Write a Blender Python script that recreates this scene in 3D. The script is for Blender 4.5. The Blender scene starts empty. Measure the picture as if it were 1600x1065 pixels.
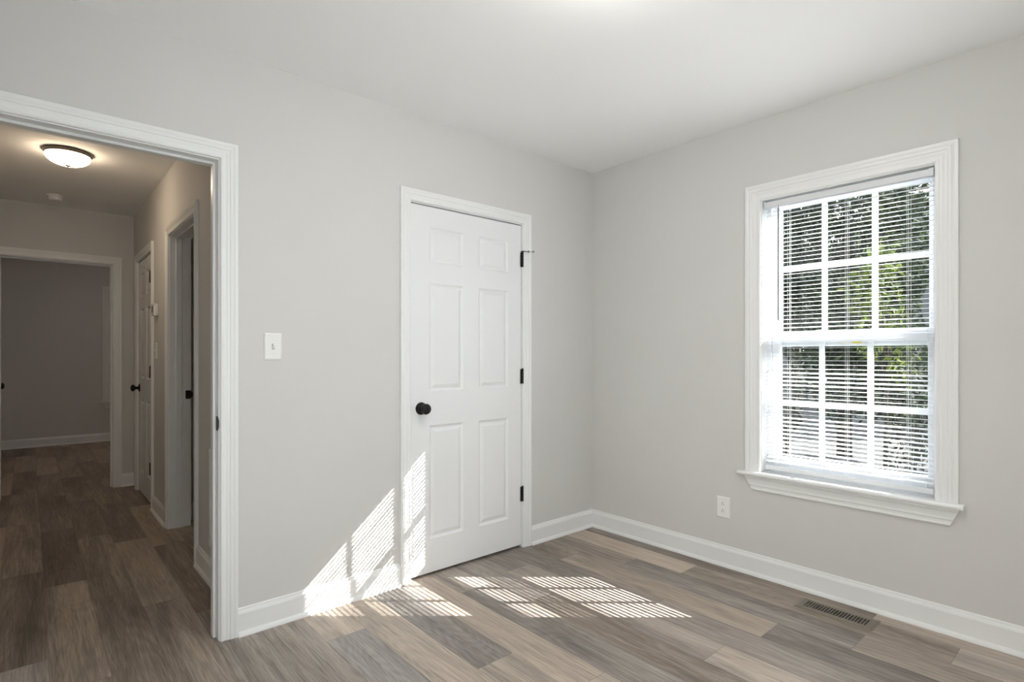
import bpy, bmesh, math, random
from mathutils import Vector, Matrix
random.seed(7)
SC = bpy.context.scene
COL = SC.collection

# ------------------------------------------------------------------ camera
YAW = 0.72037
cam_d = bpy.data.cameras.new('camera')
cam = bpy.data.objects.new('camera', cam_d); COL.objects.link(cam)
cam.location = (-2.90659, -2.47969, 1.1910)
cam.rotation_euler = (math.pi/2, 0, -YAW)
cam_d.sensor_width = 36.0
cam_d.lens = 859.25/1600*36
cam_d.shift_y = 22.34/1600
cam_d.clip_start = 0.02
SC.camera = cam

# ------------------------------------------------------------------ world, sun, exposure
w = bpy.data.worlds.new('world'); SC.world = w; w.use_nodes = True
nt = w.node_tree; nt.nodes.clear()
wo = nt.nodes.new('ShaderNodeOutputWorld'); wb = nt.nodes.new('ShaderNodeBackground')
wb.inputs[0].default_value = (0.87, 0.94, 1.0, 1); wb.inputs[1].default_value = 5.0
nt.links.new(wb.outputs[0], wo.inputs[0])
SUN_DIR = Vector((-0.7515, 0.6597, -0.653)).normalized()      # the way the light travels
sd = bpy.data.lights.new('sun', 'SUN'); sd.energy = 36.0; sd.angle = math.radians(0.27); sd.color = (1.0, 0.975, 0.94)
so = bpy.data.objects.new('sun', sd); COL.objects.link(so)
so.rotation_euler = SUN_DIR.to_track_quat('-Z', 'Y').to_euler(); so.location = (8, -8, 8)
vs = SC.view_settings
vs.view_transform = 'Standard'; vs.look = 'None'; vs.gamma = 1.0; vs.use_curve_mapping = False
vs.exposure = 0.30
ROOM_LAMP, HALL_LAMP, FAR_FILL = 58.0, 25.0, 30.0
SC.cycles.max_bounces = 10; SC.cycles.diffuse_bounces = 6; SC.cycles.transparent_max_bounces = 24
SC.cycles.sample_clamp_indirect = 8.0; SC.cycles.caustics_reflective = False; SC.cycles.caustics_refractive = False

# ------------------------------------------------------------------ materials
def principled(name, col, rough=0.5, metal=0.0, spec=0.5):
    m = bpy.data.materials.new(name); m.use_nodes = True
    b = m.node_tree.nodes['Principled BSDF']
    b.inputs['Base Color'].default_value = (*col, 1); b.inputs['Roughness'].default_value = rough
    b.inputs['Metallic'].default_value = metal; b.inputs['Specular IOR Level'].default_value = spec
    return m

def bumped(m, scale, strength, dist=0.001, stretch=(1, 1, 1), detail=3):
    n = m.node_tree.nodes; l = m.node_tree.links
    tc = n.new('ShaderNodeTexCoord'); mp = n.new('ShaderNodeMapping'); mp.inputs['Scale'].default_value = stretch
    no = n.new('ShaderNodeTexNoise'); no.inputs['Scale'].default_value = scale; no.inputs['Detail'].default_value = detail
    bp = n.new('ShaderNodeBump'); bp.inputs['Strength'].default_value = strength; bp.inputs['Distance'].default_value = dist
    l.new(tc.outputs['Object'], mp.inputs[0]); l.new(mp.outputs[0], no.inputs['Vector'])
    l.new(no.outputs['Fac'], bp.inputs['Height']); l.new(bp.outputs[0], n['Principled BSDF'].inputs['Normal'])
    return m

def mottled(m, c1, c2, scale, stretch=(1, 1, 1)):
    n = m.node_tree.nodes; l = m.node_tree.links
    tc = n.new('ShaderNodeTexCoord'); mp = n.new('ShaderNodeMapping'); mp.inputs['Scale'].default_value = stretch
    no = n.new('ShaderNodeTexNoise'); no.inputs['Scale'].default_value = scale; no.inputs['Detail'].default_value = 4
    cr = n.new('ShaderNodeValToRGB'); cr.color_ramp.elements[0].position = .3; cr.color_ramp.elements[1].position = .7
    cr.color_ramp.elements[0].color = (*c1, 1); cr.color_ramp.elements[1].color = (*c2, 1)
    l.new(tc.outputs['Object'], mp.inputs[0]); l.new(mp.outputs[0], no.inputs['Vector'])
    l.new(no.outputs['Fac'], cr.inputs[0]); l.new(cr.outputs[0], n['Principled BSDF'].inputs['Base Color'])
    return m

M = {}
M['wall'] = bumped(mottled(principled('wall_paint', (.64, .630, .615), .75, spec=.25), (.634, .624, .609), (.65, .640, .625), 2.2), 260, .12)
M['ceiling'] = bumped(principled('ceiling_paint', (.90, .902, .902), .85, spec=.2), 200, .12)
M['trim'] = bumped(principled('trim_paint', (.80, .805, .80), .32, spec=.45), 90, .025)
M['door'] = bumped(principled('door_paint', (.79, .795, .80), .38, spec=.45), 90, .025)
M['vinyl'] = principled('white_vinyl', (.76, .78, .81), .35)
M['blind'] = principled('blind_vinyl', (.72, .73, .75), .5)
M['cord'] = principled('cord_white', (.86, .86, .84), .7)
M['plastic'] = principled('switch_plastic', (.82, .82, .80), .3)
M['dark_slot'] = principled('dark_slot', (.02, .02, .02), .6)
M['black'] = bumped(principled('black_metal', (.018, .017, .017), .38, metal=.6), 300, .1)
M['bronze'] = bumped(principled('brushed_bronze', (.16, .14, .12), .4, metal=.8), 120, .1)
M['vent'] = mottled(principled('vent_enamel', (.21, .18, .14), .45, metal=.2), (.195, .17, .132), (.225, .195, .155), 40)
M['screw'] = principled('screw_metal', (.6, .6, .58), .35, metal=.7)
M['chrome'] = principled('chrome', (.75, .75, .75), .2, metal=1.0)
M['rubber'] = principled('grey_rubber', (.25, .25, .25), .7)
M['yellow'] = principled('yellow_sticker', (.72, .62, .05), .5)
M['sticker_white'] = principled('sticker_paper', (.75, .70, .66), .5)
M['lcd'] = principled('lcd_grey', (.08, .09, .08), .25)
M['siding'] = mottled(principled('grey_siding', (.045, .045, .046), .8, spec=.05), (.075, .075, .077), (.09, .09, .092), 3, (1, 1, 12))
M['shingle'] = mottled(principled('roof_shingle', (.12, .115, .11), .9), (.08, .08, .08), (.16, .15, .15), 14)
M['bark'] = bumped(mottled(principled('bark', (.02, .016, .012), .9, spec=.1), (.012, .010, .008), (.03, .025, .02), 9, (1, 1, .3)), 30, .5, .01)
M['ground'] = mottled(principled('leaf_litter', (.035, .034, .033), .95, spec=0.0), (.045, .045, .045), (.085, .085, .085), 5)
M['house_glass'] = principled('house_glass', (.05, .06, .07), .08)

def glass_mat():
    m = bpy.data.materials.new('window_glass'); m.use_nodes = True
    n = m.node_tree.nodes; l = m.node_tree.links; n.clear()
    o = n.new('ShaderNodeOutputMaterial'); mx = n.new('ShaderNodeMixShader'); lw = n.new('ShaderNodeLayerWeight')
    lw.inputs['Blend'].default_value = .5
    pw = n.new('ShaderNodeMath'); pw.operation = 'POWER'; pw.inputs[1].default_value = 5.0
    ma = n.new('ShaderNodeMath'); ma.operation = 'MULTIPLY_ADD'; ma.inputs[1].default_value = .9; ma.inputs[2].default_value = .025
    t = n.new('ShaderNodeBsdfTransparent'); t.inputs[0].default_value = (.97, .985, .98, 1)
    g = n.new('ShaderNodeBsdfGlossy'); g.inputs['Roughness'].default_value = .02
    l.new(lw.outputs['Facing'], pw.inputs[0]); l.new(pw.outputs[0], ma.inputs[0]); l.new(ma.outputs[0], mx.inputs[0])
    l.new(t.outputs[0], mx.inputs[1]); l.new(g.outputs[0], mx.inputs[2]); l.new(mx.outputs[0], o.inputs[0])
    return m
M['glass'] = glass_mat()

def lamp_mat(name, col, strength):
    m = principled(name, (.9, .88, .84), .35)
    b = m.node_tree.nodes['Principled BSDF']
    b.inputs['Emission Color'].default_value = (*col, 1); b.inputs['Emission Strength'].default_value = strength
    return m
M['room_dome'] = lamp_mat('lit_glass_room', (1.0, .95, .89), ROOM_LAMP)
M['far_fill_dome'] = lamp_mat('lit_glass_far_fill', (1.0, .84, .72), FAR_FILL)  # glow of the added far room fill light
M['hall_dome'] = lamp_mat('lit_glass_hall', (1.0, .78, .55), HALL_LAMP)

def leaf_mat(name, c1, c2, c3):
    m = bpy.data.materials.new(name); m.use_nodes = True
    n = m.node_tree.nodes; l = m.node_tree.links; n.clear()
    o = n.new('ShaderNodeOutputMaterial'); mx = n.new('ShaderNodeMixShader'); mx.inputs[0].default_value = .35
    d = n.new('ShaderNodeBsdfPrincipled'); d.inputs['Roughness'].default_value = .75; d.inputs['Specular IOR Level'].default_value = .08
    t = n.new('ShaderNodeBsdfTranslucent')
    ge = n.new('ShaderNodeNewGeometry'); cr = n.new('ShaderNodeValToRGB')
    cr.color_ramp.elements[0].color = (*c1, 1); cr.color_ramp.elements[1].color = (*c3, 1)
    e = cr.color_ramp.elements.new(.6); e.color = (*c2, 1)
    l.new(ge.outputs['Random Per Island'], cr.inputs[0]); l.new(cr.outputs[0], d.inputs['Base Color']); l.new(cr.outputs[0], t.inputs[0])
    l.new(d.outputs[0], mx.inputs[1]); l.new(t.outputs[0], mx.inputs[2]); l.new(mx.outputs[0], o.inputs[0])
    return m
M['leaf_dark'] = leaf_mat('leaf_dark', (.010, .014, .009), (.018, .025, .014), (.034, .045, .020))
M['leaf_yellow'] = leaf_mat('leaf_yellow', (.02, .032, .007), (.05, .068, .013), (.095, .11, .025))
M['leaf_grey'] = leaf_mat('leaf_grey', (.008, .011, .007), (.016, .020, .014), (.06, .065, .05))

def floor_mat():
    m = bpy.data.materials.new('vinyl_plank'); m.use_nodes = True
    n = m.node_tree.nodes; l = m.node_tree.links; b = n['Principled BSDF']
    at = n.new('ShaderNodeAttribute'); at.attribute_name = 'plank'
    sp = n.new('ShaderNodeSeparateColor'); l.new(at.outputs['Color'], sp.inputs[0])
    tc = n.new('ShaderNodeTexCoord')
    off = n.new('ShaderNodeCombineXYZ')
    mu = n.new('ShaderNodeMath'); mu.operation = 'MULTIPLY'; mu.inputs[1].default_value = 57.0
    l.new(sp.outputs[1], mu.inputs[0]); l.new(mu.outputs[0], off.inputs[2]); l.new(mu.outputs[0], off.inputs[1])
    ad = n.new('ShaderNodeVectorMath'); ad.operation = 'ADD'
    l.new(tc.outputs['Object'], ad.inputs[0]); l.new(off.outputs[0], ad.inputs[1])
    def noise(stretch, scale, detail, rough, dist=0.0):
        mp = n.new('ShaderNodeMapping'); mp.inputs['Scale'].default_value = stretch
        no = n.new('ShaderNodeTexNoise'); no.inputs['Scale'].default_value = scale; no.inputs['Detail'].default_value = detail
        no.inputs['Roughness'].default_value = rough; no.inputs['Distortion'].default_value = dist
        l.new(ad.outputs[0], mp.inputs[0]); l.new(mp.outputs[0], no.inputs['Vector']); return no
    def math_(op, a, bb, c=None):
        x = n.new('ShaderNodeMath'); x.operation = op
        for i, q in enumerate((a, bb, c)):
            if q is None: continue
            if isinstance(q, (int, float)): x.inputs[i].default_value = q
            else: l.new(q, x.inputs[i])
        return x.outputs[0]
    broad = noise((9, 1.1, 1), 1.0, 3, .55, .4)          # soft bands in a board
    grain = noise((190, 5.0, 1), 1.0, 5, .75, .4)        # fine pores along the board
    fleck = noise((55, 2.2, 1), 1.0, 5, .7, 1.2)         # dark streaks
    # cathedral figure: rings of a stretched noise field
    cath = noise((5.5, .8, 1), 1.0, 1, .4, .6)
    ring = math_('FRACT', math_('MULTIPLY', cath.outputs['Fac'], 22.0), 0.0)
    ring = math_('ABSOLUTE', math_('SUBTRACT', ring, .5), 0.0)
    t = math_('ADD', sp.outputs[0], math_('MULTIPLY', math_('SUBTRACT', broad.outputs['Fac'], .5), .75))
    t = math_('ADD', t, math_('MULTIPLY', math_('SUBTRACT', grain.outputs['Fac'], .5), .75))
    t = math_('ADD', t, math_('MULTIPLY', math_('SUBTRACT', fleck.outputs['Fac'], .5), .55))
    t = math_('ADD', t, math_('MULTIPLY', math_('SUBTRACT', ring, .25), .15))
    pore = noise((230, 7.0, 1), 1.0, 3, .6, .5)          # dark pores
    pale = noise((170, 4.5, 1), 1.0, 4, .7, .8)          # limed streaks
    for nd, lo_, gain in ((pore, .57, -1.5), (pale, .58, 1.3)):
        q = math_('MAXIMUM', math_('SUBTRACT', nd.outputs['Fac'], lo_), 0.0)
        t = math_('ADD', t, math_('MULTIPLY', q, gain))
    cr = n.new('ShaderNodeValToRGB'); l.new(t, cr.inputs[0])
    E = cr.color_ramp.elements
    E[0].position = 0.0; E[0].color = (.10, .084, .074, 1)
    E[1].position = 1.0; E[1].color = (.70, .625, .55, 1)
    for p, c in ((.28, (.215, .182, .161)), (.5, (.36, .308, .272)), (.75, (.52, .45, .395))):
        e = E.new(p); e.color = (*c, 1)
    # cool or warm shift of the board
    hs = n.new('ShaderNodeMix'); hs.data_type = 'RGBA'; hs.blend_type = 'MULTIPLY'; hs.inputs[0].default_value = 1.0
    wr = n.new('ShaderNodeValToRGB'); l.new(sp.outputs[2], wr.inputs[0])
    wr.color_ramp.elements[0].color = (.93, .985, 1.04, 1); wr.color_ramp.elements[1].color = (1.06, .99, .885, 1)
    l.new(cr.outputs[0], hs.inputs[6]); l.new(wr.outputs[0], hs.inputs[7])
    l.new(hs.outputs[2], b.inputs['Base Color'])
    b.inputs['Roughness'].default_value = .42; b.inputs['Specular IOR Level'].default_value = .35
    bp = n.new('ShaderNodeBump'); bp.inputs['Strength'].default_value = .12; bp.inputs['Distance'].default_value = .001
    l.new(grain.outputs['Fac'], bp.inputs['Height']); l.new(bp.outputs[0], b.inputs['Normal'])
    return m
M['floor'] = floor_mat()

# ------------------------------------------------------------------ mesh helpers
FZ = .0225                                           # level of the finished floor
class Fr:
    """A wall frame: u runs along the wall, v out of it, z up."""
    def __init__(s, o, u, n): s.o, s.u, s.n = Vector(o), Vector(u), Vector(n)
    def __call__(s, u, v, z): return s.o + s.u*u + s.n*v + Vector((0, 0, z))
WORLD = Fr((0, 0, 0), (1, 0, 0), (0, 1, 0))

class MB:
    def __init__(s, fr=WORLD): s.v, s.f, s.fr = [], [], fr
    def add(s, pts, faces):
        b = len(s.v); s.v += [s.fr(*p) for p in pts]; s.f += [tuple(b+i for i in f) for f in faces]; return s
    def box(s, u0, u1, v0, v1, z0, z1):
        return s.add([(u0, v0, z0), (u1, v0, z0), (u1, v1, z0), (u0, v1, z0), (u0, v0, z1), (u1, v0, z1), (u1, v1, z1), (u0, v1, z1)],
                     [(0, 3, 2, 1), (4, 5, 6, 7), (0, 1, 5, 4), (1, 2, 6, 5), (2, 3, 7, 6), (3, 0, 4, 7)])
    def loft(s, rings, closed=True, caps=True):
        k = len(rings[0]); pts = [p for r in rings for p in r]; fs = []
        for i in range(len(rings)-1):
            for j in range(k if closed else k-1):
                a = i*k+j; b = i*k+(j+1) % k; fs.append((a, b, b+k, a+k))
        if caps: fs += [tuple(range(k))[::-1], tuple((len(rings)-1)*k+j for j in range(k))]
        return s.add(pts, fs)
    def lathe(s, prof, c, axis='z', n=28):
        """prof: (radius, t) pairs; axis z, v or u of the frame"""
        rings = []
        for r, t in prof:
            ring = []
            for j in range(n):
                a = 2*math.pi*j/n; x, y = r*math.cos(a), r*math.sin(a)
                ring.append({'z': (c[0]+x, c[1]+y, c[2]+t), 'v': (c[0]+x, c[1]+t, c[2]+y), 'u': (c[0]+t, c[1]+x, c[2]+y)}[axis])
            rings.append(ring)
        return s.loft(rings)
    def tube(s, p0, p1, r, n=8, r1=None):
        a, b = Vector(p0), Vector(p1); d = (b-a).normalized(); r1 = r if r1 is None else r1
        x = d.orthogonal().normalized(); y = d.cross(x)
        R = [[tuple(c+(x*math.cos(2*math.pi*j/n)+y*math.sin(2*math.pi*j/n))*q) for j in range(n)] for c, q in ((a, r), (b, r1))]
        return s.loft(R)
    def build(s, name, mat, parent=None, bevel=0.0, smooth=False, seg=2, origin=None):
        me = bpy.data.meshes.new(name)
        if parent is not None: org = parent.matrix_world_loc
        elif origin is not None: org = Vector(origin)
        else:
            lo = Vector([min(p[i] for p in s.v) for i in range(3)]); hi = Vector([max(p[i] for p in s.v) for i in range(3)])
            org = Vector(((lo.x+hi.x)/2, (lo.y+hi.y)/2, lo.z))
        me.from_pydata([tuple(p-org) for p in s.v], [], s.f)
        bm = bmesh.new(); bm.from_mesh(me)
        bmesh.ops.recalc_face_normals(bm, faces=bm.faces)
        bm.to_mesh(me); bm.free()
        me.materials.append(M[mat])
        if smooth: me.polygons.foreach_set('use_smooth', [True]*len(me.polygons))
        o = bpy.data.objects.new(name, me); COL.objects.link(o)
        if parent is not None: o.parent = parent.obj
        else: o.location = org
        if bevel:
            b = o.modifiers.new('bevel', 'BEVEL'); b.width = bevel; b.segments = seg; b.limit_method = 'ANGLE'; b.angle_limit = math.radians(40)
        if smooth:
            e = o.modifiers.new('split', 'EDGE_SPLIT'); e.split_angle = math.radians(38)
        h = H(o, org); return h

class H:
    """handle: object plus its world origin (no depsgraph needed)"""
    def __init__(s, o, loc): s.obj, s.matrix_world_loc = o, Vector(loc)

def tag(h, label=None, cat=None, group=None, kind=None):
    o = h.obj if isinstance(h, H) else h
    if label: o['label'] = label
    if cat: o['category'] = cat
    if group: o['group'] = group
    if kind: o['kind'] = kind
    return h
def empty(name, loc, label=None, cat=None, group=None, kind=None):
    o = bpy.data.objects.new(name, None); COL.objects.link(o); o.location = loc; o.empty_display_size = .05
    return tag(H(o, loc), label, cat, group, kind)
def struct(h, label, cat): return tag(h, label, cat, kind='structure')

# wall frames
FA = Fr((0, 0, 0), (1, 0, 0), (0, -1, 0))            # room wall with the doors, seen from the room
FB = Fr((0, 0, 0), (0, 1, 0), (-1, 0, 0))            # room wall with the window
HX = -2.198                                          # hall wall with the two side doors
FH = Fr((HX, 0, 0), (0, 1, 0), (-1, 0, 0))
EY = 3.50                                            # end wall of the hall
FE = Fr((0, EY, 0), (1, 0, 0), (0, -1, 0))
FAH = Fr((0, .12, 0), (1, 0, 0), (0, 1, 0))          # hall side of the door wall
RY = 6.80
FR = Fr((0, RY, 0), (1, 0, 0), (0, -1, 0))
XW, YS = -3.22, -2.95                                # west and south walls of the room
CH, HH = 2.44, 2.44                                 # ceilings: room, hall

def wall(name, fr, u0, u1, thick, h, holes, label, mat='wall'):
    """a wall slab behind the frame's plane with rectangular holes (u0,u1,z0,z1)"""
    us = sorted({u0, u1, *[x for q in holes for x in q[:2]]}); zs = sorted({FZ, h, *[x for q in holes for x in q[2:]]})
    mb = MB(fr); solid = {}
    for i in range(len(us)-1):
        for j in range(len(zs)-1):
            cu, cz = (us[i]+us[i+1])/2, (zs[j]+zs[j+1])/2
            solid[i, j] = not any(q[0] < cu < q[1] and q[2] < cz < q[3] for q in holes)
    for (i, j), sflag in solid.items():
        if not sflag: continue
        a, b, c, d = us[i], us[i+1], zs[j], zs[j+1]
        mb.add([(a, 0, c), (b, 0, c), (b, 0, d), (a, 0, d)], [(0, 1, 2, 3)])
        mb.add([(a, -thick, c), (b, -thick, c), (b, -thick, d), (a, -thick, d)], [(3, 2, 1, 0)])
        for di, dj, e in ((-1, 0, (a, a, c, d)), (1, 0, (b, b, c, d)), (0, -1, (a, b, c, c)), (0, 1, (a, b, d, d))):
            if not solid.get((i+di, j+dj), False):
                if di: mb.add([(e[0], 0, c), (e[0], -thick, c), (e[0], -thick, d), (e[0], 0, d)], [(0, 1, 2, 3)])
                else: mb.add([(a, 0, e[2]), (b, 0, e[2]), (b, -thick, e[2]), (a, -thick, e[2])], [(0, 1, 2, 3)])
    # weld and orient
    h_ = mb.build(name, mat)
    bm = bmesh.new(); bm.from_mesh(h_.obj.data); bmesh.ops.remove_doubles(bm, verts=bm.verts, dist=1e-5)
    bmesh.ops.recalc_face_normals(bm, faces=bm.faces); bm.to_mesh(h_.obj.data); bm.free()
    return struct(h_, label, 'wall')

CAS = [(0, 0), (0, .009), (.004, .0125), (.010, .0125), (.0125, .0105), (.019, .0105), (.026, .0128), (.033, .0135), (.036, .0165), (.043, .0165), (.046, .0145), (.052, .0175), (.060, .018), (.062, .0165), (.062, 0)]
def casing(fr, u0, u1, z1, width, parent, z0=FZ, name='casing', mat='trim'):
    """mitred three-sided casing round an opening"""
    k = width/.062; mb = MB(fr)
    P = [(d*k, h) for d, h in CAS]
    rings = [[(u0-d, h, z0) for d, h in P], [(u0-d, h, z1+d) for d, h in P], [(u1+d, h, z1+d) for d, h in P], [(u1+d, h, z0) for d, h in P]]
    mb.loft(rings)
    return mb.build(name, mat, parent)

def jamb(fr, u0, u1, z1, thick, parent, name='jamb', stop=None, t=.018):
    """lining of an opening: u0,u1,z1 are the clear faces; stop=(v0,v1) makes door stops"""
    mb = MB(fr)
    mb.box(u0-t, u0, -thick, 0, FZ, z1+t); mb.box(u1, u1+t, -thick, 0, FZ, z1+t); mb.box(u0, u1, -thick, 0, z1, z1+t)
    j = mb.build(name, 'trim', parent, bevel=.0015)
    if stop:
        mb = MB(fr); a, b = stop; e = .011
        mb.box(u0, u0+e, b, a, FZ, z1); mb.box(u1-e, u1, b, a, FZ, z1); mb.box(u0+e, u1-e, b, a, z1-e, z1)
        mb.build('door_stop_strip', 'trim', parent, bevel=.002)
    return j

BASE = [(0, 0), (.027, 0), (.0265, .006), (.0235, .0125), (.0185, .017), (.0135, .019), (.0135, .090), (.011, .0975), (.0075, .1035), (.0065, .1105), (.004, .1135), (0, .1135)]
BASE = [(v, z+FZ) for v, z in BASE]
def baseboard(name, fr, u0, u1, label, m0=False, m1=False):
    """skirting with a shoe moulding; m0/m1 mitre an end into an inside corner"""
    mb = MB(fr)
    mb.loft([[(u0+(v if m0 else 0), v, z) for v, z in BASE], [(u1-(v if m1 else 0), v, z) for v, z in BASE]])
    return struct(mb.build(name, 'trim'), label, 'baseboard')

def panel_leaf(fr, u0, u1, z0, z1, v0, thick, parent, panels, name='door_leaf'):
    """six-panel leaf; front face at v0, body behind it"""
    mb = MB(fr)
    us = sorted({u0, u1, *[x for p in panels for x in (p[0], p[1])]}); zs = sorted({z0, z1, *[x for p in panels for x in (p[2], p[3])]})
    RG = [(0, 0), (.004, -.0035), (.012, -.0085), (.017, -.0085), (.020, -.0065), (.034, -.0015), (.037, -.001)]
    for vf, sg in ((v0, 1), (v0-thick, -1)):
        for i in range(len(us)-1):
            for j in range(len(zs)-1):
                cu, cz = (us[i]+us[i+1])/2, (zs[j]+zs[j+1])/2
                p = [q for q in panels if q[0] < cu < q[1] and q[2] < cz < q[3]]
                if not p:
                    mb.add([(us[i], vf, zs[j]), (us[i+1], vf, zs[j]), (us[i+1], vf, zs[j+1]), (us[i], vf, zs[j+1])], [(0, 1, 2, 3)])
        for a, b, c, d in panels:
            rings = [[(a+e, vf+sg*h, c+e), (b-e, vf+sg*h, c+e), (b-e, vf+sg*h, d-e), (a+e, vf+sg*h, d-e)] for e, h in RG]
            mb.loft(rings, caps=False)
            mb.add(rings[-1], [(0, 1, 2, 3)])
    q = v0-thick
    for A, B in (((u0, z0), (u1, z0)), ((u1, z0), (u1, z1)), ((u1, z1), (u0, z1)), ((u0, z1), (u0, z0))):
        mb.add([(A[0], v0, A[1]), (B[0], v0, B[1]), (B[0], q, B[1]), (A[0], q, A[1])], [(0, 1, 2, 3)])
    h_ = mb.build(name, 'door', parent)
    bm = bmesh.new(); bm.from_mesh(h_.obj.data); bmesh.ops.remove_doubles(bm, verts=bm.verts, dist=1e-5)
    bmesh.ops.recalc_face_normals(bm, faces=bm.faces); bm.to_mesh(h_.obj.data); bm.free()
    return h_

def six_panels(u0, u1, zs=((.212, .82), (1.0, 1.58), (1.686, 1.88)), st=.112, mid=.105):
    m = (u0+u1)/2; out = []
    for a, b in zs:
        out += [(u0+st, m-mid/2, a, b), (m+mid/2, u1-st, a, b)]
    return out

def knob(fr, u, v, z, parent, label='black round door knob'):
    mb = MB(fr)
    mb.lathe([(0, 0), (.033, 0), (.033, .004), (.030, .008), (.018, .010), (.012, .013), (.011, .026), (.014, .031), (.023, .036), (.0275, .043), (.0285, .051), (.026, .058), (.019, .063), (.010, .0655), (0, .066)], (u, v, z), 'v', 32)
    return tag(mb.build('door_knob', 'black', parent, smooth=True), label)

def hinge(fr, u, v, z, parent, h=.089, name='hinge', leaf=0):
    mb = MB(fr)
    if leaf: mb.box(u, u+leaf, v-.012, v-.004, z-h/2, z+h/2)
    for k in range(5):
        a = z-h/2+k*h/5; mb.lathe([(0, 0.0004), (.0058, .0004), (.0064, .001), (.0064, h/5-.001), (.0058, h/5-.0004), (0, h/5-.0004)], (u, v, a), 'z', 14)
    mb.lathe([(0, 0), (.005, 0), (.0052, .003), (.003, .006), (0, .006)], (u, v, z+h/2), 'z', 14)
    mb.box(u-.011, u+.008, v-.008, v-.0055, z-h/2, z+h/2)
    return tag(mb.build(name, 'black', parent, smooth=True), 'black hinge')

# ------------------------------------------------------------------ floor: every board a face with its own tone, hall lamplight painted in
L, WD, X0 = 1.15, .1713, -.282
joint = {-2: -.55, -1: -.86, 0: -1.726, 1: -1.445, 2: -.98, 3: -.23, 4: -.575, 5: -.285, 6: -1.18, 7: -.856, 8: -.08, 9: -.295, 10: -.65, 11: .34, 12: .572, 13: .82, 14: 1.14, 15: 1.435, 16: .3}
tones = {(-2, 0): .30, (-2, -1): .30, (-1, 0): .66, (-1, -1): .44, (-1, -2): .68, (0, 0): .34, (0, -1): .47, (0, 1): .47, (1, 0): .52, (1, -1): .32, (1, -2): .58,
         (2, 0): .36, (2, -1): .40, (2, 1): .36, (3, 0): .44, (3, -1): .48, (4, 0): .46, (4, -1): .36, (5, 0): .54, (5, -1): .33, (6, 0): .60, (6, 1): .58, (6, -1): .62,
         (7, 0): .32, (7, -1): .52, (8, 0): .6, (8, -1): .62, (9, 0): .66, (9, -1): .5, (10, 0): .46, (10, -1): .44, (10, 1): .45,
         (11, 0): .36, (11, -1): .42, (11, 1): .55, (11, 2): .38, (12, 0): .62, (12, -1): .40, (12, 1): .34, (13, 0): .42, (13, -1): .40, (13, 1): .36,
         (14, 0): .28, (14, -1): .52, (15, 0): .48, (15, -1): .3, (12, -2): .42, (13, -2): .44}
cool = {(9, -1): .0, (7, 0): .15, (1, -1): .25, (5, -1): .25, (0, 0): .2, (2, 0): .3, (12, 0): .9, (13, 0): .85, (9, 0): .75, (8, 0): .7, (-1, 0): .8, (6, 0): .75}
fv, ff, fc = [], [], []
for c in range(-3, 20):
    xa, xb = X0-WD*(c+1), X0-WD*c
    j0 = joint.get(c, (c*.37) % 1.15)
    k0 = math.floor((-3.2-j0)/L)
    for k in range(k0, k0+11):
        ya, yb = j0+k*L, j0+(k+1)*L
        g = .0006
        b = len(fv)
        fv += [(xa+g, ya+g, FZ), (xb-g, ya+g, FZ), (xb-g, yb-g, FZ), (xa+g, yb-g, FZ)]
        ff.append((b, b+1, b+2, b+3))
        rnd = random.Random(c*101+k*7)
        hall_dim = .10 if c >= 10 and yb > .6 else 0.0  # hall boards darkened, and warmed below, to imitate its dim warm lamplight
        fc.append((tones.get((c, k), rnd.uniform(.3, .62))-hall_dim, rnd.random(), cool.get((c, k), rnd.uniform(.3, .8)) if not (c >= 10 and yb > .6) else rnd.uniform(.85, 1)))
b = len(fv)                                            # dark bed that shows in the seams, and the slab under it
fv += [(-3.9, -3.2, FZ-.0012), (.35, -3.2, FZ-.0012), (.35, 9.2, FZ-.0012), (-3.9, 9.2, FZ-.0012)]
ff.append((b, b+1, b+2, b+3)); fc.append((.0, .1, .5))
b = len(fv)
fv += [(-3.9, -3.2, -.12), (.35, -3.2, -.12), (.35, 9.2, -.12), (-3.9, 9.2, -.12)]
ff.append((b+3, b+2, b+1, b)); fc.append((.1, .1, .5))
me = bpy.data.meshes.new('floor'); me.from_pydata(fv, [], ff)
ca = me.color_attributes.new('plank', 'FLOAT_COLOR', 'CORNER')
i = 0
for p, c in zip(me.polygons, fc):
    for _ in p.loop_indices: ca.data[i].color = (*c, 1); i += 1
me.materials.append(M['floor'])
fo = bpy.data.objects.new('floor', me); COL.objects.link(fo)
struct(fo, 'grey-brown wood-look plank floor running through room and hall', 'floor')

# ------------------------------------------------------------------ walls, ceilings
OP = (-3.085, -2.326, 1.99)                            # clear cased opening to the hall
D1 = (-1.426, -.650, 1.985)                            # closet door of the room
t = .018
wall('wall_north', FA, XW, 0.0, .12, HH+.03, [(OP[0]-t, OP[1]+t, FZ, OP[2]+t), (D1[0]-t, D1[1]+t, FZ, D1[2]+t)], 'greige room wall with the open doorway and the closet door')
WU0, WU1, WZ0, WZ1 = -1.905, -1.168, .553, 2.005       # clear window recess
wall('wall_east', FB, YS-.12, .12, .14, CH+.1, [(WU0-t, WU1+t, WZ0, WZ1+t)], 'greige room wall with the window')
FS = Fr((0, YS, 0), (1, 0, 0), (0, 1, 0)); FW = Fr((XW, 0, 0), (0, 1, 0), (1, 0, 0))
SWU = (-3.05, -1.70, .85, 2.05)  # opening for the added daylight window
wall('wall_south', FS, XW, 0, .12, CH+.1, [SWU], 'greige room wall behind the viewer')
wall('wall_west', FW, YS-.12, .12, .12, CH+.1, [], 'greige room wall beside the open doorway')
struct(MB().box(XW-.12, .14, YS-.12, 0.0, CH, CH+.1).build('ceiling', 'ceiling'), 'white flat ceiling over the room', 'ceiling')
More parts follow.
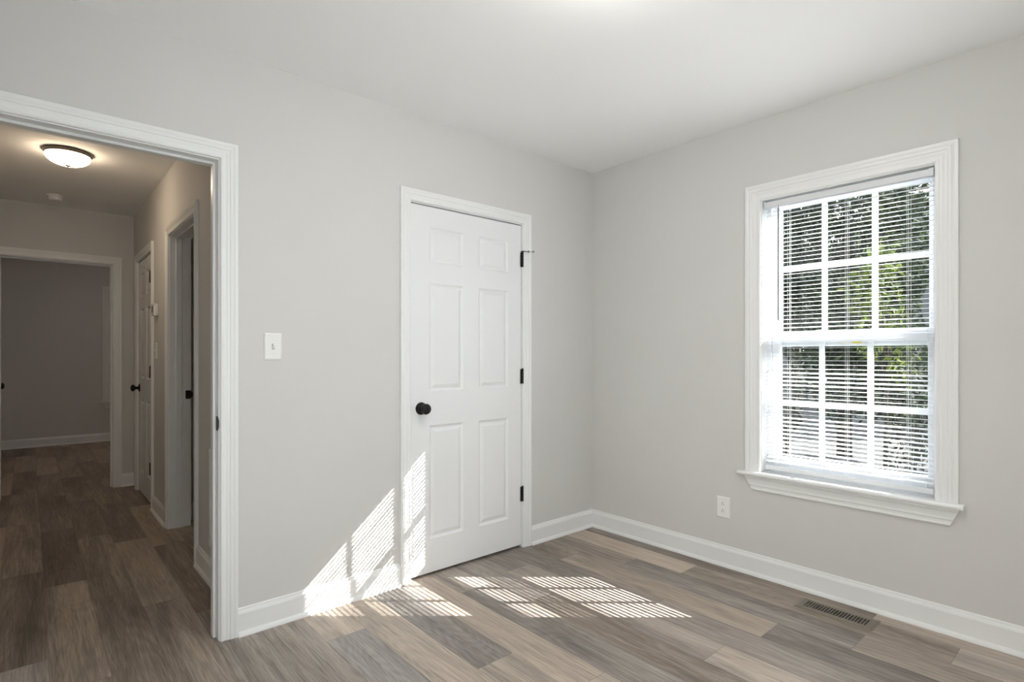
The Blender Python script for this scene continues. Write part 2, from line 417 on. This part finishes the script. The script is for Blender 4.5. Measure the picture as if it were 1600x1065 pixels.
struct(MB().box(-3.85, .14, .12, RY+.12, HH, HH+.1).build('ceiling', 'ceiling'), 'dim ceiling over the hall and the rooms beyond', 'ceiling')
# hall
D2 = (2.506, 3.245, 1.99); D3 = (1.042, 1.82, 1.99); D4 = (-3.09, -2.354, 1.99)
wall('wall_hall_east', FH, .12, EY, .128, HH, [(D2[0]-t, D2[1]+t, FZ, D2[2]+t), (D3[0]-t, D3[1]+t, FZ, D3[2]+t)], 'hall wall with the closed door and the open side doorway')
wall('wall_hall_west', Fr((-3.25, 0, 0), (0, 1, 0), (1, 0, 0)), .12, EY, .115, HH, [], 'hall wall out of sight beside the doorway')
wall('wall_hall_north', FE, -3.85, .14, .12, HH, [(D4[0]-t, D4[1]+t, FZ, D4[2]+t)], 'end wall of the hall with the far doorway')
# rooms beyond
wall('wall_bath_north', Fr((0, 1.99, 0), (1, 0, 0), (0, -1, 0)), HX+.128, .0, .1, HH, [], 'wall glimpsed through the open side doorway')
wall('wall_bath_east', Fr((-.6, 0, 0), (0, 1, 0), (-1, 0, 0)), .75, 1.99, .1, HH, [], 'wall of the side room')
wall('wall_closet_north', Fr((0, .65, 0), (1, 0, 0), (0, -1, 0)), HX+.128, .14, .1, HH, [], 'back wall of the closet')
wall('wall_far_north', FR, -3.85, .14, .12, HH, [], 'dim wall of the far room')
wall('wall_far_west', Fr((-3.73, 0, 0), (0, 1, 0), (1, 0, 0)), EY+.12, RY, .12, HH, [], 'side wall of the far room')
wall('wall_far_east', Fr((0, 0, 0), (0, 1, 0), (-1, 0, 0)), .12, RY+.12, .14, HH, [], 'outer wall beyond the hall')

# skirtings
CW = .062
baseboard('baseboard_north', FA, OP[1]+.005+.066, D1[0]-.005-CW, 'white baseboard between the open doorway and the closet door')
baseboard('baseboard_north', FA, D1[1]+.003+CW, 0, 'short white baseboard between the closet door and the corner', m1=True)
baseboard('baseboard_east', FB, YS, 0, 'white baseboard running under the window', m1=True)
baseboard('baseboard_south', FS, XW, 0, 'white baseboard behind the viewer')
baseboard('baseboard_hall_east', FH, .12, D3[0]-.005-CW, 'white hall baseboard next to the doorway jamb, below the return grille')
baseboard('baseboard_hall_east', FH, D3[1]+.005+CW, D2[0]-.005-CW, 'short hall baseboard between the two hall doors')
baseboard('baseboard_hall_north', FE, D4[1]+.005+CW, HX, 'short baseboard at the end of the hall')
baseboard('baseboard_far_north', FR, -3.73, 0, 'white baseboard along the far room wall')
baseboard('baseboard_bath_north', Fr((0, 1.99, 0), (1, 0, 0), (0, -1, 0)), HX+.128, -.6, 'baseboard glimpsed through the side doorway')

# ------------------------------------------------------------------ cased opening to the hall
tr = empty('door_1', ((OP[0]+OP[1])/2, .06, FZ), 'white cased open doorway between room and hall', 'doorway', kind='structure')
casing(FA, OP[0]-.005, OP[1]+.005, OP[2]+.005, .066, tr)
casing(FAH, OP[0]-.005, OP[1]+.005, OP[2]+.005, .062, tr)
jamb(FA, OP[0], OP[1], OP[2], .12, tr, stop=(-.042, -.078))
def strike(fr, side, u, v, z, parent, lip=True):
    """plate on a jamb face at u; side +1 when the jamb lies at greater u"""
    mb = MB(fr); s = -side
    a, b = sorted((u, u+s*.0018))
    mb.box(a, b, v-.034, v-.004, z-.029, z+.029)
    if lip:   # rounded lip that wraps the edge of the jamb
        ring = []
        for i in range(9):
            an = math.pi*i/8-math.pi/2
            ring.append((v-.004+.014*math.cos(an), z+.024*math.sin(an)))
        mb.loft([[(a, p, q) for p, q in ring], [(b+.0004, p, q) for p, q in ring]])
    return tag(mb.build('strike_plate', 'black', parent, bevel=.0008), 'black strike plate')
strike(FA, 1, OP[1], 0, .911, tr)

# ------------------------------------------------------------------ closet door of the room
dr = empty('door_2', ((D1[0]+D1[1])/2, 0.02, FZ), 'closed white six-panel closet door with black knob', 'door', kind='structure')
casing(FA, D1[0]-.004, D1[1]+.004, D1[2]+.004, CW, dr)
jamb(FA, D1[0], D1[1], D1[2], .12, dr, stop=(-.043, -.08))
LU0, LU1 = D1[0]+.004, D1[1]-.004
PN = [(-1.311, -1.086, .214, .818), (-.980, -.756, .214, .818), (-1.311, -1.086, 1.0, 1.575), (-.980, -.756, 1.0, 1.575), (-1.311, -1.086, 1.682, 1.872), (-.980, -.756, 1.682, 1.872)]
panel_leaf(FA, LU0, LU1, .038, D1[2]-.006, -.004, .035, dr, PN)
knob(FA, -1.362, -.004, .912, dr)
mb = MB(FA).box(LU0-.0038, LU0-.0002, -.030, -.0035, .885, .94)
tag(mb.build('latch_plate', 'black', dr), 'black latch plate')
for z in (1.773, 1.063, .348): hinge(FA, D1[1]-.001, .0075, z, dr)
# hinge-pin door stop on the topmost hinge
mb = MB(FA); zt = 1.773+.0485; u = D1[1]-.001
mb.box(u-.006, u+.008, 0.000, .016, zt-.002, zt+.003)
mb.tube((u+.002, .010, zt+.001), (u+.028, .030, zt), .0022)
mb.tube((u+.026, .0295, zt), (u+.030, .0325, zt), .006, 12)
ds = mb.build('door_stop', 'black', dr)
mb = MB(FA); mb.tube((u+.030, .0325, zt), (u+.047, .046, zt-.0005), .0036, 10); mb.build('stop_rod', 'chrome', ds)
mb = MB(FA); mb.tube((u+.047, .046, zt-.0005), (u+.055, .0525, zt-.0005), .006, 12); mb.build('stop_tip', 'rubber', ds)

# ------------------------------------------------------------------ hall doors
dh = empty('door_3', (HX+.05, (D2[0]+D2[1])/2, FZ), 'closed white six-panel door at the end of the hall wall', 'door', kind='structure')
casing(FH, D2[0]-.004, D2[1]+.004, D2[2]+.004, CW, dh)
jamb(FH, D2[0], D2[1], D2[2], .128, dh, stop=(-.043, -.08))
panel_leaf(FH, D2[0]+.004, D2[1]-.004, .036, D2[2]-.006, -.004, .035, dh, six_panels(D2[0]+.004, D2[1]-.004))
knob(FH, D2[1]-.065, -.004, .912, dh)
for z in (1.79, 1.06, .32): hinge(FH, D2[0]+.006, .0125, z, dh, leaf=.022)
dh = empty('door_4', (HX+.05, (D3[0]+D3[1])/2, FZ), 'white open side doorway in the hall wall', 'doorway', kind='structure')
casing(FH, D3[0]-.005, D3[1]+.005, D3[2]+.005, CW, dh)
jamb(FH, D3[0], D3[1], D3[2], .128, dh, stop=(-.036, -.072))
strike(Fr((HX+.128, 0, 0), (0, 1, 0), (1, 0, 0)), 1, D3[1], 0, .922, dh)
dh = empty('door_5', ((D4[0]+D4[1])/2, EY+.06, FZ), 'white cased doorway at the end of the hall', 'doorway', kind='structure')
casing(FE, D4[0]-.005, D4[1]+.005, D4[2]+.005, CW, dh)
jamb(FE, D4[0], D4[1], D4[2], .12, dh, stop=(-.045, -.08))
# its leaf stands open into the far room, seen on its edge
FL = Fr((D4[0]-.050, EY+.13, 0), (0, 1, 0), (1, 0, 0))
panel_leaf(FL, 0, .72, .036, 1.975, 0, .035, dh, six_panels(0, .72))
knob(FL, .655, 0, .915, dh)

# ------------------------------------------------------------------ window of the room
wn = empty('window_1', (0.05, (WU0+WU1)/2, WZ0), 'white double-hung window with muntins in a wide casing', 'window', kind='structure')
casing(FB, WU0-.003, WU1+.004, WZ1+.005, .080, wn, z0=.575)
mb = MB(FB)
mb.box(WU0-t, WU0, -.14, 0, .575, WZ1+t); mb.box(WU1, WU1+t, -.14, 0, .575, WZ1+t); mb.box(WU0, WU1, -.14, 0, WZ1, WZ1+t)
mb.build('jamb', 'trim', wn, bevel=.0015)
# stool with a rounded nose
mb = MB(FB); ring = [(-.075, .575), (-.075, .553), (.036, .553)]
for i in range(9):
    a = -math.pi/2+math.pi*i/8; ring.append((.036+.010*math.cos(a), .564+.011*math.sin(a)))
ring += [(.036, .575)]
# the part between the jambs and the ears in front of the wall
def stool_ring(u): return [(u, v, z) for v, z in ring]
mb.loft([stool_ring(WU0), stool_ring(WU1)])
earring = [(v if v > 0 else 0.0, z) for v, z in ring]
mb.loft([[(u, v, z) for v, z in earring] for u in (-2.008, WU0)]); mb.loft([[(u, v, z) for v, z in earring] for u in (WU1, -1.052)])
mb.build('window_stool', 'trim', wn)
AP = [(0, 0), (0, .026), (.006, .027), (.012, .026), (.016, .021), (.024, .0195), (.040, .0165), (.050, .0165), (.054, .012), (.066, .0115), (.069, .014), (.074, .014), (.078, .010), (.078, 0)]
mb = MB(FB); zt = .553; k = .46
mb.loft([[(-1.993+d*k, h, zt-d) for d, h in AP], [(-1.083-d*k, h, zt-d) for d, h in AP]])
mb.build('apron', 'trim', wn)
# vinyl unit
mb = MB(FB); a, b = WU0, WU1
for q in ((a, a+.018), (b-.022, b)): mb.box(q[0], q[1], -.14, -.062, .575, WZ1)
mb.box(a+.018, b-.022, -.14, -.062, WZ1-.018, WZ1); mb.box(a+.018, b-.022, -.14, -.062, .560, .592)
mb.build('window_frame', 'vinyl', wn, bevel=.002)
def sash(u0, u1, z0, z1, g, v0, v1, cols, row, name='sash'):
    """g = glass opening (u0,u1,z0,z1)"""
    mb = MB(FB)
    mb.box(u0, g[0], v0, v1, z0, z1); mb.box(g[1], u1, v0, v1, z0, z1); mb.box(g[0], g[1], v0, v1, z0, g[2]); mb.box(g[0], g[1], v0, v1, g[3], z1)
    s = mb.build(name, 'vinyl', wn, bevel=.003)
    vm = (v0+v1)/2
    mb = MB(FB).box(g[0]-.004, g[1]+.004, vm-.008, vm-.004, g[2]-.004, g[3]+.004); mb.build('pane', 'glass', s)
    for c in cols: MB(FB).box(c-.0125, c+.0125, vm-.003, vm+.005, g[2], g[3]).build('muntin', 'vinyl', s, bevel=.0015)
    MB(FB).box(g[0], g[1], vm-.0025, vm+.0055, row-.0135, row+.0135).build('muntin', 'vinyl', s, bevel=.0015)
    return s
up = sash(-1.886, -1.191, 1.237, 1.990, (-1.864, -1.222, 1.313, 1.966), -.136, -.106, (-1.652, -1.431), 1.645)
lo = sash(-1.886, -1.191, .588, 1.304, (-1.867, -1.232, .657, 1.258), -.100, -.070, (-1.643, -1.431), .942)
mb = MB(FB).box(-1.60, -1.56, -.1055, -.1035, 1.248, 1.264); tag(mb.build('sticker', 'yellow', up), 'small yellow sticker on the sash rail')
MB(FB).box(-1.555, -1.49, -.1055, -.1037, 1.248, 1.263).build('sticker', 'sticker_white', up)
for u in (-1.414, -1.655):
    mb = MB(FB)
    mb.box(u-.028, u+.028, -.098, -.074, 1.304, 1.309)
    mb.lathe([(0, 0), (.012, 0), (.012, .007), (.009, .010), (0, .010)], (u, -.086, 1.309), 'z', 16)
    mb.add([(u-.006, -.092, 1.312), (u-.006, -.080, 1.312), (u-.048, -.082, 1.310), (u-.048, -.090, 1.310), (u-.006, -.092, 1.320), (u-.006, -.080, 1.320), (u-.048, -.082, 1.315), (u-.048, -.090, 1.315)],
           [(0, 3, 2, 1), (4, 5, 6, 7), (0, 1, 5, 4), (1, 2, 6, 5), (2, 3, 7, 6), (3, 0, 4, 7)])
    mb.build('sash_lock', 'vinyl', lo, bevel=.001)

# ------------------------------------------------------------------ blind
bl = empty('window_blind', (.032, -1.535, .585), 'white horizontal mini blind with open slats inside the window recess', 'blind')
BU0, BU1 = WU0+.006, WU1-.006
mb = MB(FB)
ring = [(-.046, 1.966), (-.018, 1.966), (-.0165, 1.9675), (-.0165, 1.995), (-.018, 1.9965), (-.0185, 1.9965), (-.0185, 1.969), (-.0445, 1.969), (-.0445, 1.9965), (-.046, 1.9965)]
mb.loft([[(u, v, z) for v, z in ring] for u in (BU0+.012, BU1)])
mb.build('headrail', 'blind', bl)
MB(FB).box(BU0, BU0+.018, -.048, -.0155, 1.9645, 2.0).build('bracket', 'blind', bl, bevel=.001)
MB(FB).box(BU1-.002, BU1+.002, -.048, -.0155, 1.9645, 2.0).build('bracket', 'blind', bl, bevel=.0005)
PITCH, SW = .0211, .0228
rt = random.Random(3)
def tilt_at(z):
    # the slats hang a little unevenly: some bands lie flatter than others
    for a_, b_, q in ((0, .887, 13), (.887, 1.03, 0), (1.03, 1.11, 18), (1.11, 1.275, 0), (1.275, 1.36, 15), (1.36, 1.39, 0)):
        if a_ <= z < b_: return q+rt.uniform(-1, 1)
    return rt.uniform(1, 6)
mb = MB(FB); nsl = 0; z = .636
while z < 1.957:
    ring_t, ring_b = [], []
    TILT = math.radians(tilt_at(z))
    for i in range(7):
        s_ = (i/6-.5)*SW; cr = .0018*(1-(2*i/6-1)**2)
        # s_ < 0 lies towards the glass and is the higher edge
        v = -.032+s_*math.cos(TILT)+cr*math.sin(TILT); zz = z-s_*math.sin(TILT)+cr*math.cos(TILT)
        ring_t.append((v, zz+.0001)); ring_b.append((v, zz-.0001))
    rg = ring_t+ring_b[::-1]
    mb.loft([[(u, v, q) for v, q in rg] for u in (BU0+.002, BU1-.002)])
    z += PITCH; nsl += 1
mb.build('slats', 'blind', bl)
mb = MB(FB); mb.box(BU0+.002, BU1-.002, -.044, -.020, .590, .612)
mb.build('bottom_rail', 'blind', bl, bevel=.004, seg=3)
for u in (-1.291, -1.557, -1.802):
    mb = MB(FB)
    for v in (-.0185, -.0455):
        mb.tube((u, v, .600), (u, v, 1.968), .0007, 6)
    mb.tube((u-.012, -.032, .600), (u-.012, -.032, 1.968), .0006, 6)
    mb.build('ladder_cord', 'cord', bl)
mb = MB(FB); mb.tube((-1.247, -.0115, 1.372), (-1.247, -.0125, 1.955), .0042, 6); mb.tube((-1.247, -.0125, 1.955), (-1.247, -.017, 1.972), .0016, 6)
tag(mb.build('tilt_wand', 'rubber', bl), 'greyish tilt wand')

# ------------------------------------------------------------------ plates, outlet, vent
def plate(fr, u, z, w_=.073, h_=.117, name='cover_plate', parent=None):
    mb = MB(fr); R = [(0, 0), (0, .0025), (.004, .0055), (.006, .006)]
    rings = [[(u-w_/2+e, v, z-h_/2+e), (u+w_/2-e, v, z-h_/2+e), (u+w_/2-e, v, z+h_/2-e), (u-w_/2+e, v, z+h_/2-e)] for e, v in R]
    mb.loft(rings); return mb.build(name, 'plastic', parent)
def screw(fr, u, v, z, parent):
    mb = MB(fr).lathe([(0, 0), (.0032, 0), (.0030, .0008), (0, .0012)], (u, v, z), 'v', 12); return mb.build('screw', 'plastic', parent, smooth=True)
def toggle_switch(fr, u, z, label):
    r = empty('light_switch', fr(u, 0, z-.0585), label, 'light switch')
    plate(fr, u, z, parent=r)
    mb = MB(fr); mb.box(u-.0052, u+.0052, .006, .0066, z-.0125, z+.0125); mb.build('switch_slot', 'rubber', r)
    mb = MB(fr)
    mb.add([(u-.0045, .006, z-.010), (u+.0045, .006, z-.010), (u+.0045, .006, z+.004), (u-.0045, .006, z+.004), (u-.0035, .017, z+.004), (u+.0035, .017, z+.004), (u+.0035, .015, z+.012), (u-.0035, .015, z+.012)],
           [(0, 3, 2, 1), (4, 5, 6, 7), (0, 1, 5, 4), (1, 2, 6, 5), (2, 3, 7, 6), (3, 0, 4, 7)])
    mb.build('toggle', 'plastic', r, bevel=.0008)
    for q in (-.030, .030): screw(fr, u, .006, z+q, r)
toggle_switch(FA, -2.112, 1.229, 'white toggle light switch on the room wall beside the open doorway')
toggle_switch(FH, 2.32, 1.225, 'white light switch on the hall wall below the thermostat')
r = empty('wall_outlet', FB(-.954, 0, .287), 'white duplex wall outlet low on the wall beside the window', 'outlet')
plate(FB, -.954, .346, .077, .118, parent=r)
for q in (.0195, -.0195):
    mb = MB(FB); ring = []
    for i in range(24):
        a = 2*math.pi*i/24; ring.append((-.954+max(-.0135, min(.0135, .0172*math.cos(a))), .346+q+.0142*math.sin(a)))
    mb.loft([[(u, .0055, z) for u, z in ring], [(u, .0082, z) for u, z in ring]]); rc = mb.build('receptacle', 'plastic', r, bevel=.0006)
    mb = MB(FB)
    mb.box(-.954-.0072, -.954-.0052, .0078, .0086, .346+q-.0072, .346+q+.0012); mb.box(-.954+.0052, -.954+.0072, .0078, .0086, .346+q-.0072, .346+q+.0002)
    mb.lathe([(0, 0), (.0026, 0), (.0026, .0006), (0, .0006)], (-.954, .0080, .346+q+.0068), 'v', 12)
    mb.build('slots', 'dark_slot', rc)
screw(FB, -.954, .006, .346, r)

# floor register
VF = Fr((0, 0, FZ), (1, 0, 0), (0, 1, 0))
r = empty('floor_vent', (-.165, -1.576, FZ), 'taupe metal floor vent beside the baseboard under the window', 'floor vent')
vx0, vx1, vy0, vy1 = -.229, -.100, -1.735, -1.417
ix0, ix1, iy0, iy1 = vx0+.030, vx1-.030, vy0+.030, vy1-.030
mb = MB(VF)
def slope_frame(mb):
    o = [(vx0, vy0), (vx1, vy0), (vx1, vy1), (vx0, vy1)]; m_ = [(vx0+.010, vy0+.010), (vx1-.010, vy0+.010), (vx1-.010, vy1-.010), (vx0+.010, vy1-.010)]; n_ = [(ix0, iy0), (ix1, iy0), (ix1, iy1), (ix0, iy1)]
    rings = [[(x, y, .0005) for x, y in o], [(x, y, .0015) for x, y in o], [(x, y, .0055) for x, y in m_], [(x, y, .0058) for x, y in n_], [(x, y, .0012) for x, y in n_]]
    mb.loft(rings, caps=False)
slope_frame(mb); mb.build('vent_frame', 'vent', r)
MB(VF).box(ix0, ix1, iy0, iy1, .0004, .0012).build('vent_shade_sheet', 'dark_slot', r)  # thin dark sheet standing in for the shade inside the vent
mb = MB(VF); n_s = 21
for i in range(n_s+1):
    y = iy0+(iy1-iy0)*i/n_s; mb.box(ix0-.001, ix1+.001, y-.0022, y+.0022, .0012, .0056)
for i in (n_s-1, n_s-2, n_s-3):
    y = iy0+(iy1-iy0)*(i+.5)/n_s; mb.box((ix0+ix1)/2-.016, (ix0+ix1)/2-.009, y-.006, y+.006, .0012, .0052)
mb.build('louvers', 'vent', r)

# return-air grille low on the hall wall
r = empty('air_grille', FH(.46, 0, .20), 'white return air grille low on the hall wall, at the doorway jamb', 'air grille')
mb = MB(FH); gu0, gu1, gz0, gz1 = .21, .70, .205, .706
for q in ((gu0, gu0+.022, gz0, gz1), (gu1-.022, gu1, gz0, gz1), (gu0+.022, gu1-.022, gz0, gz0+.022), (gu0+.022, gu1-.022, gz1-.022, gz1)): mb.box(q[0], q[1], 0, .010, q[2], q[3])
mb.build('grille_frame', 'trim', r, bevel=.002)
MB(FH).box(gu0+.02, gu1-.02, .0002, .001, gz0+.02, gz1-.02).build('grille_shade_sheet', 'dark_slot', r)  # flat dark sheet in place of the shaded hollow behind the louvers
mb = MB(FH); z = gz0+.028
while z < gz1-.026:
    mb.add([(gu0+.02, .001, z+.009), (gu1-.02, .001, z+.009), (gu1-.02, .009, z), (gu0+.02, .009, z), (gu0+.02, .001, z+.0105), (gu1-.02, .001, z+.0105), (gu1-.02, .009, z+.0015), (gu0+.02, .009, z+.0015)],
           [(0, 3, 2, 1), (4, 5, 6, 7), (0, 1, 5, 4), (1, 2, 6, 5), (2, 3, 7, 6), (3, 0, 4, 7)]); z += .0125
mb.build('louvers', 'trim', r)

# thermostat
r = empty('thermostat', FH(2.30, 0, 1.475), 'small white thermostat with grey display on the hall wall', 'thermostat')
MB(FH).box(2.24, 2.355, 0, .028, 1.480, 1.570).build('housing', 'plastic', r, bevel=.004)
MB(FH).box(2.29, 2.342, .028, .0288, 1.505, 1.552).build('display', 'lcd', r)

# ------------------------------------------------------------------ ceiling lights, smoke detector
def ceiling_light(x, y, z, dome, label):
    r = empty('ceiling_light', (x, y, z), label, 'ceiling light')
    mb = MB(); mb.lathe([(0, 0), (.108, 0), (.119, -.005), (.121, -.014), (.117, -.023), (.108, -.027), (0, -.027)], (x, y, z), 'z', 48); mb.build('canopy_ring', 'bronze', r, smooth=True)
    mb = MB(); R0, DP = .113, .060; prof = [(R0, -.022)]
    for i in range(1, 14):
        a = math.pi/2*i/14; prof.append((R0*math.cos(a), -.025-DP*math.sin(a)))
    prof.append((0.0, -.025-DP)); mb.lathe(prof, (x, y, z), 'z', 48); tag(mb.build('glass_bowl', dome, r, smooth=True), 'lit frosted glass bowl')
    zb = -.025-DP
    mb = MB(); mb.lathe([(0, zb+.004), (.016, zb+.002), (.015, zb-.002), (.008, zb-.004), (.004, zb-.007), (.005, zb-.011), (.003, zb-.014), (0, zb-.015)], (x, y, z), 'z', 24); mb.build('finial', 'bronze', r, smooth=True)
    return r
ceiling_light(-2.728, 1.86, HH, 'hall_dome', 'lit flush ceiling light with frosted bowl in the hall')
ceiling_light(-1.61, -1.46, CH, 'room_dome', 'lit flush ceiling light with frosted bowl in the middle of the room')
ceiling_light(-1.9, 5.2, HH, 'far_fill_dome', 'added unseen ceiling light with frosted bowl, brightening the far room beyond the hall')  # unseen fill lamp, added to lift the dark far room
r = empty('smoke_detector', (-2.755, 3.10, HH), 'white round smoke detector on the hall ceiling', 'smoke detector')
mb = MB(); mb.lathe([(0, 0), (.052, 0), (.052, -.009), (.049, -.012), (0, -.012)], (-2.755, 3.10, HH), 'z', 32); mb.build('mounting_base', 'plastic', r, smooth=True)
mb = MB(); mb.lathe([(0, -.012), (.044, -.012), (.046, -.026), (.040, -.038), (.024, -.042), (0, -.042)], (-2.755, 3.10, HH), 'z', 32); mb.build('detector_cover', 'plastic', r, smooth=True)

# ------------------------------------------------------------------ far room window (only its casing shows)
wf = empty('window_2', (-1.74, RY, .50), 'white window casing and stool on the far room wall', 'window', kind='structure')
casing(FR, -2.080, -1.40, 2.048, .080, wf, z0=.57)
MB(FR).box(-2.196, -1.29, 0, .045, .55, .572).build('window_stool', 'trim', wf, bevel=.006)
mb = MB(FR); zt = .55
mb.loft([[(-2.163+d*k, h, zt-d) for d, h in AP], [(-1.32-d*k, h, zt-d) for d, h in AP]]); mb.build('apron', 'trim', wf)
MB(FR).box(-2.08, -1.40, 0, .006, .57, 2.048).build('window_shade', 'blind', wf)

# ------------------------------------------------------------------ unseen window behind the viewer, added to let in fill daylight
ws = empty('added_window', ((SWU[0]+SWU[1])/2, YS, SWU[2]), 'added unseen wide white window letting daylight in behind the viewer', 'window', kind='structure')
mb = MB(FS); a, b, c, d = SWU
for q in ((a, a+.05, c, d), (b-.05, b, c, d), (a+.05, b-.05, c, c+.05), (a+.05, b-.05, d-.05, d), ((a+b)/2-.03, (a+b)/2+.03, c+.05, d-.05)): mb.box(q[0], q[1], -.10, -.05, q[2], q[3])
mb.build('window_frame', 'vinyl', ws)
casing(FS, a, b, d, .08, ws, z0=c)
MB(FS).box(a+.05, b-.05, -.078, -.074, c+.05, d-.05).build('pane', 'glass', ws)

# ------------------------------------------------------------------ outdoors
GZ = -.55
struct(MB().box(.3, 45, -30, 40, GZ-.2, GZ).build('ground', 'ground'), 'pale ground strewn with dry leaves outside the window', 'ground')

def rnd_dir(r):
    while True:
        v = Vector((r.uniform(-1, 1), r.uniform(-1, 1), r.uniform(-1, 1)))
        if .05 < v.length <= 1: return v
def foliage(r, blobs, n, size, mb):
    tot = sum(b[1][0]*b[1][1]*b[1][2] for b in blobs)
    for c, rad in blobs:
        k = int(n*rad[0]*rad[1]*rad[2]/tot)
        for _ in range(k):
            d = rnd_dir(r); d *= (.55+.45*r.random())/max(d.length, .3) if r.random() < .7 else 1
            p = Vector((c[0]+d.x*rad[0], c[1]+d.y*rad[1], c[2]+d.z*rad[2]))
            s_ = size*r.uniform(.6, 1.3)
            a = rnd_dir(r).normalized(); b_ = a.orthogonal().normalized()
            mb.add([tuple(p-a*s_), tuple(p+b_*s_*.42+a*.1*s_), tuple(p+a*s_), tuple(p-b_*s_*.42+a*.1*s_)], [(0, 1, 2, 3)])
def tree(name, x, y, h, wdt, zb, leaf, n, size, seed, label, cat, group, trunk_r=.12):
    r = random.Random(seed)
    e = empty(name, (x, y, GZ), label, cat, group)
    blobs = []
    for _ in range(9):
        blobs.append(((x+r.uniform(-.5, .5)*wdt, y+r.uniform(-.5, .5)*wdt, GZ+zb+(h-zb)*r.uniform(.12, .9)), (wdt*r.uniform(.35, .55), wdt*r.uniform(.35, .55), (h-zb)*r.uniform(.16, .26))))
    mb = MB(); foliage(r, blobs, n, size, mb); mb.build('foliage', leaf, e)
    mb = MB(); top = GZ+h*.7
    mb.tube((x, y, GZ), (x+.1, y, top), trunk_r, 10, trunk_r*.4)
    for c, rad in blobs[:6]: mb.tube((x+.05, y, GZ+zb*.7+.3), (c[0], c[1], c[2]), trunk_r*.4, 6, trunk_r*.12)
    mb.build('trunk', 'bark', e)
TG = 'trees beyond the window'
tree('tree', 7.6, .85, 6.2, 1.25, .8, 'leaf_dark', 9000, .075, 1, 'dark leafy tree nearest the window, spreading across the upper panes', 'tree', TG)
tree('tree', 11.0, .9, 7.0, .92, .7, 'leaf_dark', 6000, .09, 2, 'tall dark tree behind the nearest tree, towards the window side without the wand', 'tree', TG)
tree('tree', 11.0, 2.95, 7.4, .92, .7, 'leaf_dark', 6000, .09, 3, 'tall dark tree behind the nearest tree, towards the wand side', 'tree', TG)
tree('tree', 8.6, 3.9, 6.0, .9, .7, 'leaf_dark', 5000, .085, 9, 'dark tree beyond the wand side of the window, left of the nearest tree', 'tree', TG)
tree('tree', 8.8, -2.0, 5.6, .9, .7, 'leaf_dark', 5000, .085, 10, 'dark tree beyond the window edge opposite the wand, right of the nearest tree', 'tree', TG)
tree('tree', 4.9, -.45, 3.1, .46, 1.4, 'leaf_yellow', 800, .05, 5, 'yellow-green sunlit young tree close outside the window', 'tree', TG, .03)
SG = 'shrubs beyond the window'
tree('shrub', 3.4, .12, 1.75, .34, .3, 'leaf_grey', 500, .04, 6, 'pale shrub behind the lower sash on the wand side', 'shrub', SG, .02)
tree('shrub', 3.5, -1.05, 1.85, .34, .5, 'leaf_grey', 500, .04, 7, 'pale shrub behind the lower sash opposite the wand', 'shrub', SG, .02)
hb = empty('house', (21, 4, GZ), 'grey-sided neighbouring house behind the trees', 'house')
MB().box(17, 25, -6, 14, GZ, GZ+5.2).build('house_wall', 'siding', hb)
mb = MB(); mb.add([(16.6, -6.4, GZ+5.2), (16.6, 14.4, GZ+5.2), (21, 14.4, GZ+7.8), (21, -6.4, GZ+7.8), (25.4, -6.4, GZ+5.2), (25.4, 14.4, GZ+5.2)], [(0, 1, 2, 3), (3, 2, 5, 4), (0, 3, 4), (1, 5, 2), (0, 4, 5, 1)])
mb.build('roof', 'shingle', hb)
for y in (1.0, 4.2):
    f = MB().box(16.96, 17.0, y, y+.9, GZ+.9, GZ+2.3).build('window_frame', 'vinyl', hb)
    MB().box(16.94, 16.96, y+.06, y+.84, GZ+.96, GZ+2.24).build('pane', 'house_glass', f)
